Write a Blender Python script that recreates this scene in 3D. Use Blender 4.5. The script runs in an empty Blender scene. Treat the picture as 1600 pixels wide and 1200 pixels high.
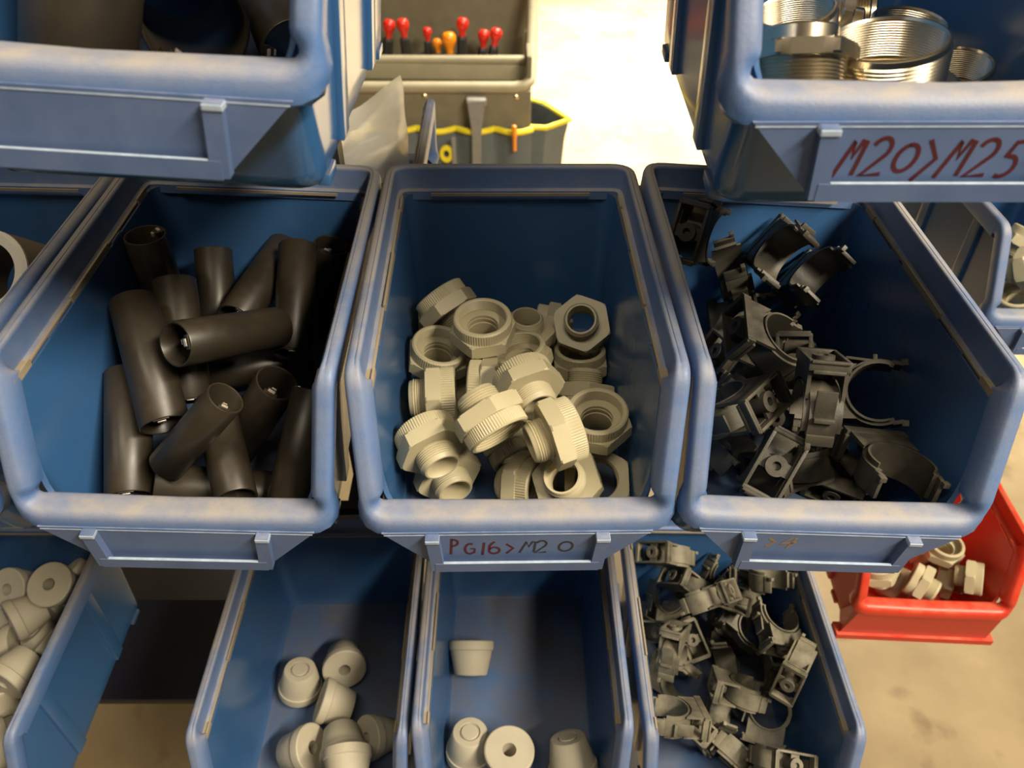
import bpy, bmesh, math, random
from math import sin, cos, pi, radians
from mathutils import Vector, Matrix, Quaternion

# ------------------------------------------------------------------ camera, world, lights, exposure
S = bpy.context.scene
C = S.collection
CZ = 1.10                                   # height of the camera above the floor
R = math.radians

def link(o):
    C.objects.link(o)
    return o

PITCH, YAW, ROLL = R(42.576), R(-0.868), R(0.912)
_fw = Matrix.Rotation(YAW, 3, 'Z') @ Vector((0, cos(PITCH), -sin(PITCH)))
_up = Matrix.Rotation(YAW, 3, 'Z') @ Vector((0, sin(PITCH), cos(PITCH)))
_rt = Matrix.Rotation(YAW, 3, 'Z') @ Vector((1, 0, 0))
_r2 = cos(ROLL) * _rt + sin(ROLL) * _up
_u2 = -sin(ROLL) * _rt + cos(ROLL) * _up
cam = link(bpy.data.objects.new('camera', bpy.data.cameras.new('camera')))
cam.matrix_world = Matrix(((_r2.x, _u2.x, -_fw.x, 0), (_r2.y, _u2.y, -_fw.y, 0), (_r2.z, _u2.z, -_fw.z, CZ), (0, 0, 0, 1)))
cam.data.sensor_width = 36
cam.data.lens = 27.0
cam.data.clip_start = 0.01
cam.data.dof.use_dof = True
cam.data.dof.focus_distance = 0.40
cam.data.dof.aperture_fstop = 13.0
S.camera = cam

S.view_settings.view_transform = 'Standard'
S.view_settings.look = 'None'
S.view_settings.gamma = 1
S.view_settings.use_curve_mapping = False
S.view_settings.exposure = 0.0
S.cycles.use_denoising = True

W = bpy.data.worlds.new('workshop_air'); S.world = W
W.use_nodes = True
W.node_tree.nodes['Background'].inputs[0].default_value = (1.0, 0.84, 0.64, 1)
W.node_tree.nodes['Background'].inputs[1].default_value = 0.015

def area(name, loc, aim, sx, sy, watts, col, spread=180):
    l = bpy.data.lights.new(name, 'AREA'); l.shape = 'RECTANGLE'; l.size = sx; l.size_y = sy
    l.energy = watts; l.color = col; l.spread = R(spread)
    o = link(bpy.data.objects.new(name, l)); o.location = loc
    o.rotation_euler = (Vector(aim) - Vector(loc)).to_track_quat('-Z', 'Y').to_euler()
    return o
WARM = (1.0, 0.87, 0.67)
area('ceiling_tube_light', (1.15, -0.42, CZ + 1.20), (0.0, 0.28, CZ - 0.3), 1.2, 0.14, 90, WARM)
area('ceiling_tube_light', (-0.25, -0.35, CZ + 1.45), (0.05, 0.28, CZ - 0.3), 1.2, 0.14, 13, WARM)
area('aisle_ceiling_light', (0.9, 3.1, CZ + 1.6), (0.75, 3.0, 0), 1.6, 1.0, 250, (1.0, 0.91, 0.72), 85)
# ------------------------------------------------------------------ helpers
def tag(o, label=None, cat=None, group=None, kind=None):
    if label: o['label'] = label
    if cat: o['category'] = cat
    if group: o['group'] = group
    if kind: o['kind'] = kind
    return o

def empty(name, loc=(0, 0, 0), rot=None):
    o = link(bpy.data.objects.new(name, None)); o.location = loc
    o.empty_display_size = 0.02
    if rot is not None:
        o.rotation_mode = 'QUATERNION'; o.rotation_quaternion = rot
    return o

def mesh_obj(name, bm, mat, parent=None, smooth=40):
    bmesh.ops.recalc_face_normals(bm, faces=bm.faces)
    me = bpy.data.meshes.new(name); bm.to_mesh(me); bm.free()
    me.materials.append(mat)
    if smooth:
        for p in me.polygons: p.use_smooth = True
        try: me.set_sharp_from_angle(angle=R(smooth))
        except Exception: pass
    o = link(bpy.data.objects.new(name, me))
    if parent: o.parent = parent
    return o

def kids(o): return [c for c in bpy.data.objects if c.parent == o]
KID = {}
def copy_tree(o, parent=None):
    c = link(o.copy())
    if parent is not None:
        c.parent = parent; c.matrix_parent_inverse = o.matrix_parent_inverse.copy()
    for ch in KID.setdefault(o.name, kids(o)): copy_tree(ch, c)
    return c

def box(bm, c, s, rot=None, bev=0.0):
    g = bmesh.ops.create_cube(bm, size=1)
    vs = g['verts']
    M = Matrix.Translation(c) @ (rot.to_4x4() if rot is not None else Matrix()) @ Matrix.Diagonal((s[0], s[1], s[2], 1))
    bmesh.ops.transform(bm, matrix=M, verts=vs)
    if bev:
        es = list({e for v in vs for e in v.link_edges})
        bmesh.ops.bevel(bm, geom=es, offset=bev, segments=2, affect='EDGES', profile=0.6)

def rings(bm, loops, closed_profile=False, cap0=False, cap1=False):
    """loops: list of closed loops of equal length -> skinned surface"""
    V = [[bm.verts.new(p) for p in l] for l in loops]
    n = len(V[0]); m = len(V)
    for i in range(m if closed_profile else m - 1):
        a, b = V[i], V[(i + 1) % m]
        for k in range(n):
            bm.faces.new((a[k], a[(k + 1) % n], b[(k + 1) % n], b[k]))
    if cap0: bm.faces.new(V[0])
    if cap1: bm.faces.new(V[-1])
    return V

def lathe(bm, prof, n=40, closed=True, M=None, knurl=None):
    """prof: [(r, z)...] revolved about z; knurl: {index: amplitude}"""
    loops = []
    for i, (r, z) in enumerate(prof):
        a = (knurl or {}).get(i, 0)
        l = []
        for k in range(n):
            rr = r + (a if k % 2 else 0)
            p = Vector((rr * cos(2 * pi * k / n), rr * sin(2 * pi * k / n), z))
            l.append(M @ p if M else p)
        loops.append(l)
    rings(bm, loops, closed_profile=closed)

def hexprof(bm, rf, bore, z0, z1, n=60, ch=0.0008):
    """hexagon (flat radius rf) with round bore and chamfered rims"""
    def hx(th): 
        t = (th + pi / 6) % (pi / 3) - pi / 6
        return rf / cos(t)
    def loop(z, lim):
        return [Vector((min(hx(t), lim) * cos(t), min(hx(t), lim) * sin(t), z)) for t in (2 * pi * k / n for k in range(n))]
    def circ(z): return [Vector((bore * cos(2 * pi * k / n), bore * sin(2 * pi * k / n), z)) for k in range(n)]
    big = rf * 1.2
    rings(bm, [circ(z0), loop(z0, rf * 1.09), loop(z0 + ch, big), loop(z1 - ch, big), loop(z1, rf * 1.09), circ(z1)], closed_profile=True)

def tube_path(bm, pts, r, n=8, cap=True, squash=None):
    """round tube along a polyline"""
    loops = []
    for i, p in enumerate(pts):
        a = pts[max(0, i - 1)]; b = pts[min(len(pts) - 1, i + 1)]
        t = (Vector(b) - Vector(a)).normalized()
        x = t.cross(Vector((0, 0, 1)))
        if x.length < 1e-3: x = t.cross(Vector((0, 1, 0)))
        x.normalize(); y = x.cross(t).normalized()
        rr = r[i] if isinstance(r, (list, tuple)) else r
        loops.append([Vector(p) + rr * (cos(2 * pi * k / n) * x + sin(2 * pi * k / n) * y * (squash or 1)) for k in range(n)])
    rings(bm, loops, cap0=cap, cap1=cap)

def extrude_poly(bm, pts, d, M=None):
    """pts: 2-D outline (x, y), extruded z 0..d"""
    f = lambda p, z: (M @ Vector((p[0], p[1], z))) if M else Vector((p[0], p[1], z))
    rings(bm, [[f(p, 0) for p in pts], [f(p, d) for p in pts]], cap0=True, cap1=True)

# ------------------------------------------------------------------ materials
def new_mat(name):
    m = bpy.data.materials.new(name); m.use_nodes = True
    nt = m.node_tree
    return m, nt, nt.nodes['Principled BSDF']

def plain(name, col, rough=0.5, metal=0.0, var=0.12, scale=60, bump=0.0, spec=0.5, dust=None, dustamt=0.0, dustscale=40, coat=0.0, dlo=0.36, dhi=0.66):
    """base colour with slow mottling, optional settled dust in object-space blotches, optional fine relief"""
    m, nt, b = new_mat(name)
    N = nt.nodes; Lk = nt.links
    tc = N.new('ShaderNodeTexCoord')
    no = N.new('ShaderNodeTexNoise'); no.inputs['Scale'].default_value = scale; no.inputs['Detail'].default_value = 4
    Lk.new(tc.outputs['Object'], no.inputs['Vector'])
    mix = N.new('ShaderNodeMix'); mix.data_type = 'RGBA'
    mix.inputs[6].default_value = tuple(c * (1 - var) for c in col) + (1,)
    mix.inputs[7].default_value = tuple(min(1, c * (1 + var)) for c in col) + (1,)
    Lk.new(no.outputs['Fac'], mix.inputs[0])
    out = mix.outputs[2]
    b.inputs['Roughness'].default_value = rough
    if dust:
        n2 = N.new('ShaderNodeTexNoise'); n2.inputs['Scale'].default_value = dustscale; n2.inputs['Detail'].default_value = 6; n2.inputs['Roughness'].default_value = 0.65
        Lk.new(tc.outputs['Object'], n2.inputs['Vector'])
        mr = N.new('ShaderNodeMapRange'); mr.inputs[1].default_value = dlo; mr.inputs[2].default_value = dhi; mr.inputs[4].default_value = dustamt
        Lk.new(n2.outputs['Fac'], mr.inputs[0])
        gn = N.new('ShaderNodeNewGeometry'); sp = N.new('ShaderNodeSeparateXYZ'); Lk.new(gn.outputs['Normal'], sp.inputs[0])
        m2 = N.new('ShaderNodeMapRange'); m2.inputs[1].default_value = -0.1; m2.inputs[2].default_value = 0.9; m2.inputs[3].default_value = 0.06; m2.inputs[4].default_value = 1
        Lk.new(sp.outputs[2], m2.inputs[0])
        mu = N.new('ShaderNodeMath'); mu.operation = 'MULTIPLY'; Lk.new(mr.outputs[0], mu.inputs[0]); Lk.new(m2.outputs[0], mu.inputs[1])
        dm = N.new('ShaderNodeMix'); dm.data_type = 'RGBA'; Lk.new(mu.outputs[0], dm.inputs[0]); Lk.new(out, dm.inputs[6]); dm.inputs[7].default_value = dust + (1,)
        out = dm.outputs[2]
        rr = N.new('ShaderNodeMapRange'); rr.inputs[3].default_value = rough; rr.inputs[4].default_value = 0.75
        Lk.new(mu.outputs[0], rr.inputs[0]); Lk.new(rr.outputs[0], b.inputs['Roughness'])
    Lk.new(out, b.inputs['Base Color'])
    b.inputs['Metallic'].default_value = metal
    b.inputs['Specular IOR Level'].default_value = spec
    b.inputs['Coat Weight'].default_value = coat
    if bump:
        bp = N.new('ShaderNodeBump'); bp.inputs['Strength'].default_value = bump; bp.inputs['Distance'].default_value = 0.0004
        n3 = N.new('ShaderNodeTexNoise'); n3.inputs['Scale'].default_value = 900; n3.inputs['Detail'].default_value = 3
        Lk.new(tc.outputs['Object'], n3.inputs['Vector']); Lk.new(n3.outputs['Fac'], bp.inputs['Height']); Lk.new(bp.outputs[0], b.inputs['Normal'])
    return m

DUST = (0.40, 0.345, 0.26)
M = {}
M['blue'] = plain('blue_plastic', (0.030, 0.112, 0.285), 0.17, var=0.10, scale=25, dust=(0.085, 0.072, 0.066), dustamt=0.85, dustscale=9, dlo=.25, dhi=.6)
M['rim'] = plain('worn_blue_plastic', (0.058, 0.145, 0.36), 0.38, var=0.15, scale=40, dust=(0.335, 0.305, 0.275), dustamt=0.90, dustscale=18, bump=0.25, dlo=0.24, dhi=0.56)
M['holder'] = plain('scuffed_blue_plastic', (0.075, 0.120, 0.245), 0.42, var=0.12, scale=50, dust=(0.34, 0.36, 0.44), dustamt=0.5, dustscale=60)
M['worn'] = plain('whitened_plastic_edge', (0.33, 0.41, 0.52), 0.6, var=0.45, scale=160)
M['ledge'] = plain('dust_filled_ledge', (0.30, 0.245, 0.165), 0.85, var=0.2, scale=90)
M['marker'] = plain('red_brown_marker_ink', (0.06, 0.008, 0.012), 0.5, var=0.3, scale=120)
M['faded'] = plain('faded_brown_ink', (0.20, 0.13, 0.07), 0.6, var=0.3, scale=120)
M['grey'] = plain('pebble_grey_plastic', (0.47, 0.415, 0.265), 0.46, var=0.05, scale=90, bump=0.15)
M['rubber'] = plain('grey_rubber', (0.42, 0.38, 0.285), 0.62, var=0.08, scale=80, bump=0.3)
M['rubberdark'] = plain('grey_rubber_dusty', (0.30, 0.275, 0.22), 0.7, var=0.1, scale=80, bump=0.3)
M['tube'] = plain('black_brown_plastic', (0.020, 0.016, 0.011), 0.33, var=0.25, scale=60, dust=(0.066, 0.051, 0.030), dustamt=0.5, dustscale=18)
M['clip'] = plain('matt_black_plastic', (0.030, 0.027, 0.021), 0.44, var=0.2, scale=60, dust=(0.16, 0.14, 0.10), dustamt=0.5, dustscale=40, bump=0.2)
M['clipgrey'] = plain('dusty_black_plastic', (0.085, 0.076, 0.054), 0.5, var=0.2, scale=60, dust=(0.30, 0.27, 0.19), dustamt=0.8, dustscale=30, bump=0.2)
M['nickel'] = plain('nickel_plated_brass', (0.62, 0.55, 0.42), 0.24, metal=1.0, var=0.06, scale=120)
M['tabmetal'] = plain('bright_spring_steel', (0.75, 0.66, 0.55), 0.35, metal=0.6)
M['red'] = plain('red_plastic', (0.60, 0.035, 0.015), 0.35, var=0.08, scale=30, dust=(0.6, 0.28, 0.16), dustamt=0.35)
M['steel'] = plain('dark_painted_steel', (0.03, 0.03, 0.032), 0.5, var=0.1)
M['navy'] = plain('navy_painted_steel', (0.012, 0.014, 0.030), 0.5, var=0.15)
M['fabric'] = plain('olive_black_bag_fabric', (0.17, 0.15, 0.095), 0.8, var=0.25, scale=30, bump=0.6)
M['fabricblue'] = plain('slate_bag_fabric', (0.10, 0.12, 0.13), 0.75, var=0.2, scale=30, bump=0.6)
M['webbing'] = plain('grey_webbing', (0.22, 0.21, 0.19), 0.8, var=0.15, scale=80)
M['trimbeige'] = plain('padded_olive_edging', (0.32, 0.285, 0.19), 0.7, var=0.15, scale=40)
M['yellow'] = plain('yellow_binding', (0.80, 0.66, 0.02), 0.6, var=0.1)
M['redhandle'] = plain('red_handle_plastic', (0.72, 0.03, 0.015), 0.25, var=0.05)
M['orange'] = plain('orange_handle_plastic', (0.90, 0.28, 0.01), 0.25, var=0.05)
M['blackgrip'] = plain('black_grip_rubber', (0.02, 0.018, 0.016), 0.5)
M['white'] = plain('off_white_paper', (0.75, 0.72, 0.64), 0.7, var=0.1, scale=60)
M['card'] = plain('brown_card', (0.22, 0.17, 0.11), 0.8, var=0.15)

def film():
    m, nt, b = new_mat('clear_plastic_film')
    b.inputs['Base Color'].default_value = (0.90, 0.87, 0.78, 1)
    b.inputs['Roughness'].default_value = 0.18
    b.inputs['Transmission Weight'].default_value = 0.55
    b.inputs['IOR'].default_value = 1.15
    b.inputs['Alpha'].default_value = 0.72
    return m
M['film'] = film()

def concrete():
    m, nt, b = new_mat('concrete_floor')
    N = nt.nodes; Lk = nt.links
    tc = N.new('ShaderNodeTexCoord')
    n1 = N.new('ShaderNodeTexNoise'); n1.inputs['Scale'].default_value = 3.2; n1.inputs['Detail'].default_value = 8; n1.inputs['Roughness'].default_value = 0.6
    n2 = N.new('ShaderNodeTexNoise'); n2.inputs['Scale'].default_value = 14; n2.inputs['Detail'].default_value = 6
    Lk.new(tc.outputs['Object'], n1.inputs['Vector']); Lk.new(tc.outputs['Object'], n2.inputs['Vector'])
    r1 = N.new('ShaderNodeValToRGB'); r1.color_ramp.elements[0].position = 0.33; r1.color_ramp.elements[0].color = (0.20, 0.143, 0.072, 1)
    r1.color_ramp.elements[1].position = 0.66; r1.color_ramp.elements[1].color = (0.36, 0.272, 0.148, 1)
    Lk.new(n1.outputs['Fac'], r1.inputs[0])
    r2 = N.new('ShaderNodeValToRGB'); r2.color_ramp.elements[0].position = 0.28; r2.color_ramp.elements[0].color = (0.45, 0.42, 0.38, 1)
    r2.color_ramp.elements[1].position = 0.42; r2.color_ramp.elements[1].color = (1, 1, 1, 1)
    Lk.new(n2.outputs['Fac'], r2.inputs[0])
    mx = N.new('ShaderNodeMix'); mx.data_type = 'RGBA'; mx.blend_type = 'MULTIPLY'; mx.inputs[0].default_value = 0.7
    Lk.new(r1.outputs[0], mx.inputs[6]); Lk.new(r2.outputs[0], mx.inputs[7]); Lk.new(mx.outputs[2], b.inputs['Base Color'])
    b.inputs['Roughness'].default_value = 0.6
    return m
M['concrete'] = concrete()

# ------------------------------------------------------------------ the storage bin
H = 0.122
mm = 0.001
RIM = [(0.3, 15), (0, 13), (0, 3), (0.8, 0.9), (2.6, 0), (4.1, 0), (4.35, .45), (4.6, 0), (5.6, 0), (6.3, .7), (6.6, 2), (6.6, 13.2), (7, 14), (9.6, 14.6), (10, 20)]
SLO = [(0.8, 11), (0, 9.5), (0, 2.2), (.6, .8), (1.8, .1), (3.5, 0), (5, 0), (6.6, .1), (7.4, .5), (8.2, 1.4), (9.4, 3.2), (10.2, 5.5), (10.6, 8.5), (10.4, 12), (9.4, 17)]
LIP = [(3, 11.2), (0.3, 11), (0, 9.5), (.4, 4.2), (1.5, 1.9), (3.2, .6), (5, .1), (7, 0), (9.5, 0), (12, .2), (13.6, .9), (14.4, 2.4), (14.6, 6), (14.4, 11), (13, 16)]

def fillet_path(P, U, PR, rad, nseg):
    """corner points P with fillet radii; per-segment inward vectors U and profiles PR -> samples (pos, tangent, u, profile)"""
    out = []
    n = len(P)
    def seg_samples(a, b, k, u, pr):
        t = (b - a).normalized()
        for i in range(k + 1):
            out.append((a.lerp(b, i / k), t, u, pr))
    starts = [P[0]]; ends = []
    for i in range(1, n - 1):
        t0 = (P[i] - P[i - 1]).normalized(); t1 = (P[i + 1] - P[i]).normalized()
        ends.append(P[i] - t0 * rad[i]); starts.append(P[i] + t1 * rad[i])
    ends.append(P[-1])
    for i in range(n - 1):
        seg_samples(starts[i], ends[i], nseg[i], U[i], PR[i])
        if i < n - 2:
            a, c, b = ends[i], P[i + 1], starts[i + 1]
            for k in range(1, 6):
                s = k / 6
                pos = a * (1 - s) ** 2 + c * 2 * s * (1 - s) + b * s * s
                tan = ((c - a) * (1 - s) + (b - c) * s).normalized()
                u = U[i].lerp(U[i + 1], s)
                pr = [(p[0] * (1 - s) + q[0] * s, p[1] * (1 - s) + q[1] * s) for p, q in zip(PR[i], PR[i + 1])]
                out.append((pos, tan, u, pr))
    return out

def bin_rim_bm():
    bm = bmesh.new()
    P = [Vector(p) * mm for p in ((0, 217, 122), (75, 217, 122), (75, 29.5, 122), (71.5, 0, 57), (0, 0, 55.5))]
    U = [Vector((0, -1, 0)), Vector((-1, 0, 0)), Vector((-1, 0, 0)), Vector((0, 1, 0))]
    sm = fillet_path(P, U, [RIM, RIM, SLO, LIP], [0, 15 * mm, 9 * mm, 12 * mm, 0], [6, 10, 6, 6])
    half = []
    for pos, t, u, pr in sm:
        u = (u - t * u.dot(t)).normalized(); v = t.cross(u)
        half.append([pos + u * (a * mm) + v * (b * mm) for a, b in pr])
    # whole closed loop: right half back->front, then the mirrored left half front->back
    left = [[Vector((-p.x, p.y, p.z)) for p in s] for s in reversed(half)][1:-1]
    secs = half + left
    n = len(secs); k = len(secs[0])
    V = [[bm.verts.new(p) for p in s] for s in secs]
    for i in range(n):
        a, b = V[i], V[(i + 1) % n]
        for j in range(k - 1):
            bm.faces.new((a[j], a[j + 1], b[j + 1], b[j]))
    # give it thickness on the hidden side: close profile
        bm.faces.new((a[k - 1], a[0], b[0], b[k - 1]))
    bmesh.ops.remove_doubles(bm, verts=bm.verts, dist=1e-6)
    return bm

def tub_loop(hw, yf, yb, r, n_side=16):
    """closed plan outline, constant point count; starts back centre, runs right side, front, left"""
    half = []
    for i in range(4): half.append(((hw - r) * i / 4, yb))
    for i in range(6):
        a = pi / 2 * i / 5
        half.append((hw - r + r * sin(a), yb - r + r * cos(a)))
    ys = [0.12, .25, .38, .5, .6, .68, .74, .79, .83, .86, .89, .92, .945, .965, .98]
    for s in ys: half.append((hw, (yb - r) + (yf + r - (yb - r)) * s))
    for i in range(6):
        a = pi / 2 * i / 5
        half.append((hw - r + r * cos(a), yf + r - r * sin(a)))
    for i in range(3): half.append(((hw - r) * (2 - i) / 3, yf))
    full = half + [(-x, y) for x, y in reversed(half[1:-1])]
    return full

def bin_tub_bm(front_slope=22):
    bm = bmesh.new()
    def yfront(z): return 9.5 + front_slope * max(0, (50 - z)) / 50
    def hwid(z): return 61.5 + 4.5 * z / 108
    def ztop(y): return min(106.0, max(50.0, 50 + (y - 10) * 67 / 29.5))
    def pts(v, inset, z_min):
        # v 0..1 between z_min and the local top
        base = tub_loop(hwid(80), yfront(60), 212, 11)
        res = []
        for i, (x0, y0) in enumerate(base):
            zt = ztop(y0); z = z_min + (zt - z_min) * v
            L = tub_loop(hwid(z) - inset, yfront(z) + inset, 211 - 4 * (1 - z / 108) - inset, max(4, 11 - inset))
            x, y = L[i]
            res.append(Vector((x, y, z)) * mm)
        return res
    outer = [(0, 5, 0), (0, 1.6, 1.6), (0, 0, 5), (.1, 0, 5), (.25, 0, 5), (.4, 0, 5), (.55, 0, 5), (.7, 0, 5), (.85, 0, 5), (1, 0, 5)]
    inner = [(1, 2.4, 5), (.85, 2.4, 5), (.6, 2.4, 5), (.35, 2.4, 5), (.1, 2.4, 5), (0, 2.6, 8), (0, 4.5, 3.6), (0, 8, 2.4)]
    loops = [pts(v, ins, z) for v, ins, z in outer] + [pts(v, ins, z) for v, ins, z in inner]
    rings(bm, loops, cap0=True, cap1=True)
    return bm

def rib_bm():
    bm = bmesh.new()
    box(bm, Vector((64.2, 0, 57)) * mm, Vector((5, 12, 100)) * mm, Matrix.Rotation(R(2.2), 3, 'Y'), 0.8 * mm)
    return bm
def foot_bm():
    bm = bmesh.new()
    box(bm, Vector((0, 0, 1.2)) * mm, Vector((5, 14, 5)) * mm, None, 0.8 * mm)
    return bm

def tab_bm(n):
    """little upstand on the inner ledge, grey with dust"""
    bm = bmesh.new()
    box(bm, Vector((0, 0, 107.4)) * mm, Vector((1.2, n, 4.2)) * mm)
    return bm
def strip_bm(w, d, h):
    bm = bmesh.new(); box(bm, Vector((0, 0, 0)), Vector((w, d, h)) * mm); return bm

def holder_bm():
    bm = bmesh.new()
    # trapezoid web standing under the lip, running back into the sloping front wall
    o = [(-63, 48), (63, 48), (41, 24), (-41, 24)]
    f = lambda p, y: Vector((p[0], y, p[1])) * mm
    rings(bm, [[f(p, -.6) for p in o], [f(p, 16) for p in o[:2]] + [f(p, 20) for p in o[2:]]], cap0=True, cap1=True)
    return bm
def bar_bm(sgn):
    bm = bmesh.new()
    q = [(sgn * 42.5, 47.5), (sgn * 36.5, 47.5), (sgn * 35, 23), (sgn * 41, 23)]
    f = lambda p, y: Vector((p[0], y, p[1])) * mm
    rings(bm, [[f(p, -4.6) for p in q], [f(p, 0) for p in q]], cap0=True, cap1=True)
    return bm
def sill_bm():
    bm = bmesh.new()
    o = [(-4.8, 22.6), (0, 22.6), (0, 25), (-3.4, 25), (-3.4, 29), (-4.8, 29)]
    f = lambda p, x: Vector((x, p[0], p[1])) * mm
    rings(bm, [[f(p, -39) for p in o], [f(p, 39) for p in o]], cap0=True, cap1=True)
    return bm

def cap_bm():
    bm = bmesh.new()
    box(bm, Vector((0, -2.8, 46.2)) * mm, Vector((6.6, 4.6, 2.2)) * mm, None, .5 * mm)
    return bm

def make_bin(name='storage_bin', body='blue', rim='rim', holder=True):
    r = empty(name)
    b = mesh_obj('bin_body', bin_tub_bm(22 if holder else 12), M[body], r)
    for sx in (-1, 1):
        for y in (70, 150):
            o = mesh_obj('side_rib', rib_bm(), M[body], b); o.location.y = y * mm
            if sx < 0: o.rotation_euler.z = pi
        for y in (48, 190):
            o = mesh_obj('stacking_foot', foot_bm(), M[body], b); o.location = (sx * 60 * mm, y * mm, 0)
    mesh_obj('rim', bin_rim_bm(), M[rim], r, 50)
    dirt = M['ledge'] if holder else M['red']
    for sx in (-1, 1):
        for y0, y1 in ((31, 46), (92, 140), (186, 199)):
            o = mesh_obj('ledge_tab', tab_bm(y1 - y0), dirt, r); o.location = (sx * 64.6 * mm, (y0 + y1) / 2 * mm, 0)
        o = mesh_obj('ledge_step', strip_bm(3.4, 16, 1.2), dirt, r); o.location = (sx * 66.4 * mm, 38 * mm, 107.6 * mm)
    for sx in (-1, 1):
        o = mesh_obj('ledge_strip', strip_bm(1.3, 150, 1.0), dirt, r); o.location = (sx * 65.3 * mm, 114 * mm, 107.3 * mm)
    o = mesh_obj('ledge_strip', strip_bm(96, 1.0, 1.6), dirt, r); o.location = (0, 204.6 * mm, 107 * mm)
    if holder:
        h = mesh_obj('label_holder', holder_bm(), M['holder'], r, 0)
        for sx in (-1, 1):
            mesh_obj('holder_bar', bar_bm(sx), M['holder'], h, 0)
            o = mesh_obj('worn_cap', cap_bm(), M['worn'], h, 0); o.location.x = sx * 39.6 * mm
        mesh_obj('holder_sill', sill_bm(), M['holder'], h, 0)
        o = mesh_obj('worn_edge', strip_bm(70, 1.4, .25), M['worn'], h, 0); o.location = (0, -4.1 * mm, 29.0 * mm)
        o = mesh_obj('worn_edge', strip_bm(124, .6, .45), M['worn'], h, 0); o.location = (0, -.5 * mm, 46.5 * mm)
    else:
        o = mesh_obj('front_plinth', strip_bm(150, 14, 7), M[body], r); o.location = (2 * mm, 9 * mm, 3.5 * mm)
        bm = bmesh.new()
        f = lambda x, y, z: Vector((x, y, z)) * mm
        rings(bm, [[f(-66, 1.2, 47), f(66, 1.2, 47), f(70, 5, 6), f(-70, 5, 6)], [f(-64, 12, 47), f(64, 12, 47), f(62, 30, 6), f(-62, 30, 6)]], cap0=True, cap1=True)
        mesh_obj('front_wall', bm, M[body], r, 0)
    return r

def bin_matrix(x, y, z, roll, yaw, pit, flip=False):
    """rim-plane front position (camera height frame) -> matrix of the bin's base"""
    Ry = Matrix.Rotation(R(roll), 3, 'Y'); Rz = Matrix.Rotation(R(yaw), 3, 'Z'); Rx = Matrix.Rotation(R(pit), 3, 'X')
    A = (Rz @ Ry @ Rx)
    o = Vector((x, y, z + CZ)) - A @ Vector((0, 0, H))
    return Matrix.Translation(o) @ A.to_4x4()

# ------------------------------------------------------------------ small goods
def make_reducer():
    r = empty('thread_reducer')
    bm = bmesh.new(); hexprof(bm, 17.0 * mm, 9.0 * mm, -4.2 * mm, 4.4 * mm, 72)
    mesh_obj('hex_flange', bm, M['grey'], r, 25)
    bm = bmesh.new()
    prof = [(14.9, 1.0), (16.3, 1.2), (16.5, 4.0), (16.5, 11.2), (15.8, 12), (14.4, 12)]
    z = 11.4
    while z > 3.5:
        prof += [(13.6, z), (14.3, z - .6)]; z -= 1.25
    prof += [(13.6, 2.6), (8.6, 2.4), (8.6, 1.0)]
    lathe(bm, [(a * mm, b * mm) for a, b in prof], 144, True, knurl={2: .4 * mm, 3: .4 * mm})
    mesh_obj('knurled_collar', bm, M['grey'], r, 28)
    bm = bmesh.new()
    prof = [(8.4, -1), (10.6, -1), (10.6, -4.6)]
    z = -5
    while z > -12.6:
        prof += [(11.1, z), (10.4, z - .65)]; z -= 1.3
    prof += [(10.2, -13.4), (9.6, -14), (8.7, -14), (8.4, -13.4)]
    lathe(bm, [(a * mm, b * mm) for a, b in prof], 48, True)
    mesh_obj('threaded_spigot', bm, M['grey'], r, 40)
    return r

def make_hexnut():
    r = empty('hex_locknut')
    bm = bmesh.new(); hexprof(bm, 17.6 * mm, 12.2 * mm, -3.6 * mm, 3.6 * mm, 72)
    mesh_obj('hex_ring', bm, M['grey'], r, 25)
    bm = bmesh.new()
    prof = [(12.3, -3)]; z = -2.6
    while z < 2.4: prof += [(11.6, z), (12.2, z + .6)]; z += 1.2
    prof += [(12.3, 3.2), (12.6, 3.2), (12.6, -3)]
    lathe(bm, [(a * mm, b * mm) for a, b in prof], 48, True)
    mesh_obj('inner_thread', bm, M['grey'], r)
    return r

def make_nickel(rad=19, hh=13):
    r = empty('nickel_reducer')
    bm = bmesh.new(); hexprof(bm, (rad + 1.5) * mm, (rad - 5) * mm, -9 * mm, -3 * mm, 72)
    mesh_obj('hex_flange', bm, M['nickel'], r, 25)
    bm = bmesh.new()
    prof = [(rad - 2.4, -4), (rad - .8, -4)]; z = -3
    while z < hh - 2: prof += [(rad, z), (rad - .7, z + .7)]; z += 1.4
    prof += [(rad - .9, hh - .4), (rad - 1.4, hh), (rad - 2.0, hh)]
    z = hh - 1
    while z > -3: prof += [(rad - 2.6, z), (rad - 2.1, z - .5)]; z -= 1.0
    lathe(bm, [(a * mm, b * mm) for a, b in prof], 64, True)
    mesh_obj('threaded_ring', bm, M['nickel'], r, 40)
    bm = bmesh.new()
    lathe(bm, [(a * mm, b * mm) for a, b in ((rad - 6, -8.5), (rad - 4, -8.5), (rad - 4, -15), (rad - 5, -16), (rad - 6, -16))], 48, True)
    mesh_obj('threaded_spigot', bm, M['nickel'], r)
    return r

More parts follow.
